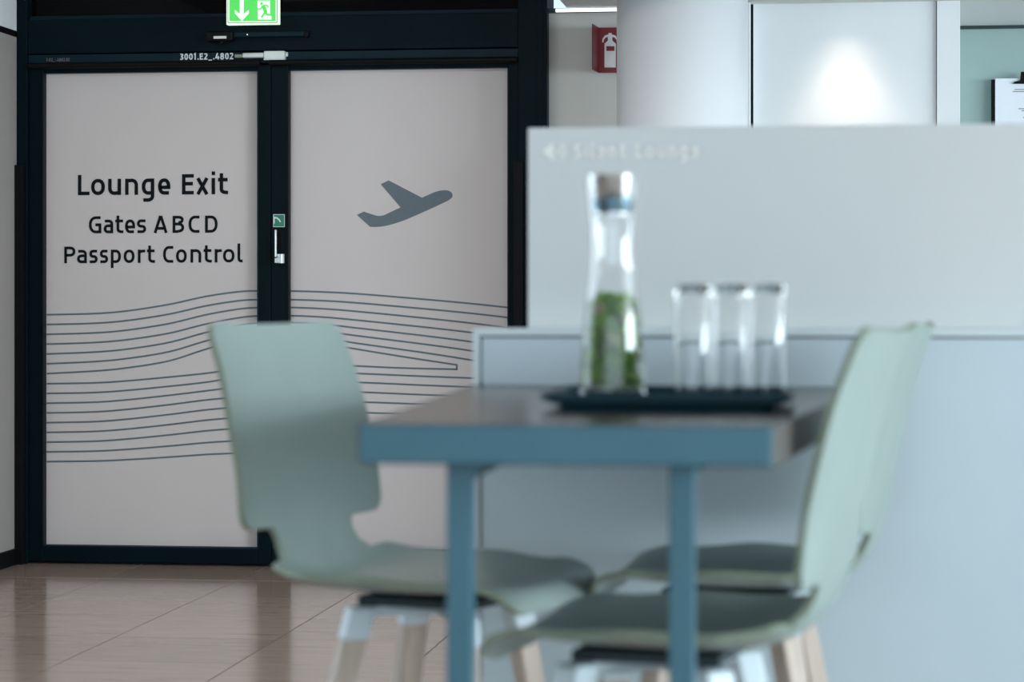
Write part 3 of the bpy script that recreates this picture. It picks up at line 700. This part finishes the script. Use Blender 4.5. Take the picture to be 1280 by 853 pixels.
# ------------------------------------------------------------------ tray, carafe, tumblers
tr0 = PD(673, 3.13); tr1 = PD(991, 3.17)
TX, TYc, TWd, TDp = (tr0.x + tr1.x) / 2, tr0.y + .165, (tr1.x - tr0.x) / 2, .165
ty = thing('tray', 'dark petrol serving tray under the carafe and tumblers on the table', 'tray', (TX, TYc, ZT))
def rrect(hx, hy, r, z, n=6):
    o = []
    for cx_, cy_, a0 in ((hx - r, hy - r, 0), (-hx + r, hy - r, 90), (-hx + r, -hy + r, 180), (hx - r, -hy + r, 270)):
        for i in range(n + 1):
            a = math.radians(a0 + 90 * i / n); o.append((cx_ + r * math.cos(a), cy_ + r * math.sin(a), z))
    return o
def loft(loops):
    bm = bmesh.new(); V = [[bm.verts.new(p) for p in l] for l in loops]; n = len(loops[0])
    for a, b in zip(V, V[1:]):
        for i in range(n): bm.faces.new((a[i], a[(i + 1) % n], b[(i + 1) % n], b[i]))
    bm.faces.new(V[0][::-1]); bm.faces.new(V[-1]); return bm
obj('dish', loft([rrect(TWd - .022, TDp - .022, .02, .0), rrect(TWd - .020, TDp - .020, .02, .012), rrect(TWd, TDp, .02, .014), rrect(TWd, TDp, .02, .024), rrect(TWd - .008, TDp - .008, .016, .024), rrect(TWd - .012, TDp - .012, .014, .010)]), 'tray', ty)
zf = ZT + .0105
cp_ = PD(766, 3.30, zf)
ca = thing('carafe', 'tall clear glass carafe of mint and lemon water with a steel pourer', 'carafe', cp_); ca.scale = (1, 1, 1.045)
outer = spline([(.0440, .004), (.0445, .02), (.0428, .06), (.0392, .105), (.0335, .148), (.0300, .175), (.0293, .195), (.0305, .225), (.0340, .258), (.0378, .283)], 5)
inner = [(r - .0024, max(z, .012)) for r, z in outer]
inn = [p for p in inner[::-1] if p[1] > .0125] + [(.039, .0115), (0, .0115)]
obj('glass_body', lathe([(0, 0), (.039, 0)] + outer + inn, 64), 'glass', ca, True)
WL = .130
wat = [(0, .0114), (.039, .0114)] + [(r - .00235, z) for r, z in outer if .0125 < z < WL - .002]
rl = wat[-1][0] - .0006
obj('water', lathe(wat + [(rl, WL), (0, WL)], 64), 'water', ca, True)
stp = obj('stopper', lathe([(0, .240), (.0235, .240), (.0245, .258), (.0265, .263), (.0335, .2915), (.0320, .2925), (.0245, .268), (0, .266)], 48), 'chrome', ca, True)
obj('seal_ring', lathe([(.0230, .243), (.0272, .243), (.0285, .252), (.0290, .261), (.0235, .261)], 48, close=True), 'ring', stp, True)
# tumblers upside down: foot on top
def tumbler_bm():
    return lathe([(0, .156), (.0240, .156), (.0250, .1535), (.0257, .0), (.0243, .0), (.0238, .137), (.0218, .142), (0, .142)], 56)
for i, (px, dep, lab) in enumerate(((866, 3.29, 'upturned clear tumbler on the tray, next to the carafe'), (913, 3.32, 'upturned clear tumbler on the tray, middle of the three'), (959, 3.29, 'upturned clear tumbler on the tray, farthest from the carafe'))):
    if i == 0: g0 = g = obj('tumbler', tumbler_bm(), 'glass', None, True)
    else: g = g0.copy(); C.objects.link(g)
    g.location = PD(px, dep, zf); tag(g, lab, 'glass', 'upturned tumblers on the tray')
# mint leaves, lemon slices and ginger in the water
def rad(z):
    for a, b in zip(outer, outer[1:]):
        if a[1] <= z <= b[1]: return a[0] + (b[0] - a[0]) * (z - a[1]) / (b[1] - a[1]) - .004
    return .03
bm = bmesh.new()
for i in range(430):
    z = .02 + (.145 - .02) * (i / 430) + random.uniform(-.004, .004); z = min(max(z, .019), .140)
    L, Wd = random.uniform(.014, .024), random.uniform(.009, .014)
    rr = random.random() ** .4 * max(.004, rad(z) - .010); an = random.uniform(0, 6.28)
    Mx = Matrix.Translation((rr * math.cos(an), rr * math.sin(an), z)) @ Matrix.Rotation(random.uniform(0, 6.28), 4, 'Z') @ Matrix.Rotation(random.uniform(-1.0, 1.0), 4, 'Y') @ Matrix.Rotation(random.uniform(-.8, .8), 4, 'X')
    m_, e_ = [], [[], []]
    for t in (0, .25, .55, .8, 1):
        x = (t - .5) * L; hw = Wd / 2 * math.sin(math.pi * min(1, t * .92 + .05)) ** .8; zz = -.004 * (2 * t - 1) ** 2
        row = [Mx @ Vector((x, y, zz + abs(y) * .35)) for y in (-hw, 0, hw)]
        for p in row:                                  # keep the leaf inside the glass
            lim = rad(min(max(p.z, .005), .16)) - .0008; h = math.hypot(p.x, p.y)
            if h > lim: p.x *= lim / h; p.y *= lim / h
            p.z = max(p.z, .0165)
        m_.append([bm.verts.new(p) for p in row])
    for a, b in zip(m_, m_[1:]):
        for k in (0, 1): bm.faces.new((a[k], a[k + 1], b[k + 1], b[k]))
lv = tag(obj('mint_leaves', bm, 'leaf', None, True), 'green mint leaves packed inside the glass carafe', 'herb'); lv['kind'] = 'stuff'; lv.location = cp_
def slice_bm(r, th):
    bm = lathe([(0, -th / 2), (r * .9, -th / 2), (r * .9, th / 2), (0, th / 2)], 28); return bm
for x, y, z, r, rx, ry, lab in ((.004, -.031, .082, .0105, 60, 8, 'pale lemon slice at mid height in the carafe'), (-.017, -.022, .122, .0095, 62, -30, 'pale lemon slice near the water line in the carafe, next to the door side'),
                                (.021, -.018, .114, .0095, 70, 35, 'pale lemon slice below the carafe neck, next to the tumblers')):
    ls = thing('lemon_slice', lab, 'lemon slice', Vector(cp_) + Vector((x, y, z)), group='lemon slices in the carafe')
    ls.rotation_euler = (math.radians(rx), math.radians(ry), 0)
    obj('flesh', slice_bm(r, .004), 'lemon', ls); obj('peel', lathe([(r * .9, -.002), (r, -.0016), (r, .0016), (r * .9, .002)], 28, close=True), 'peel', ls, True)
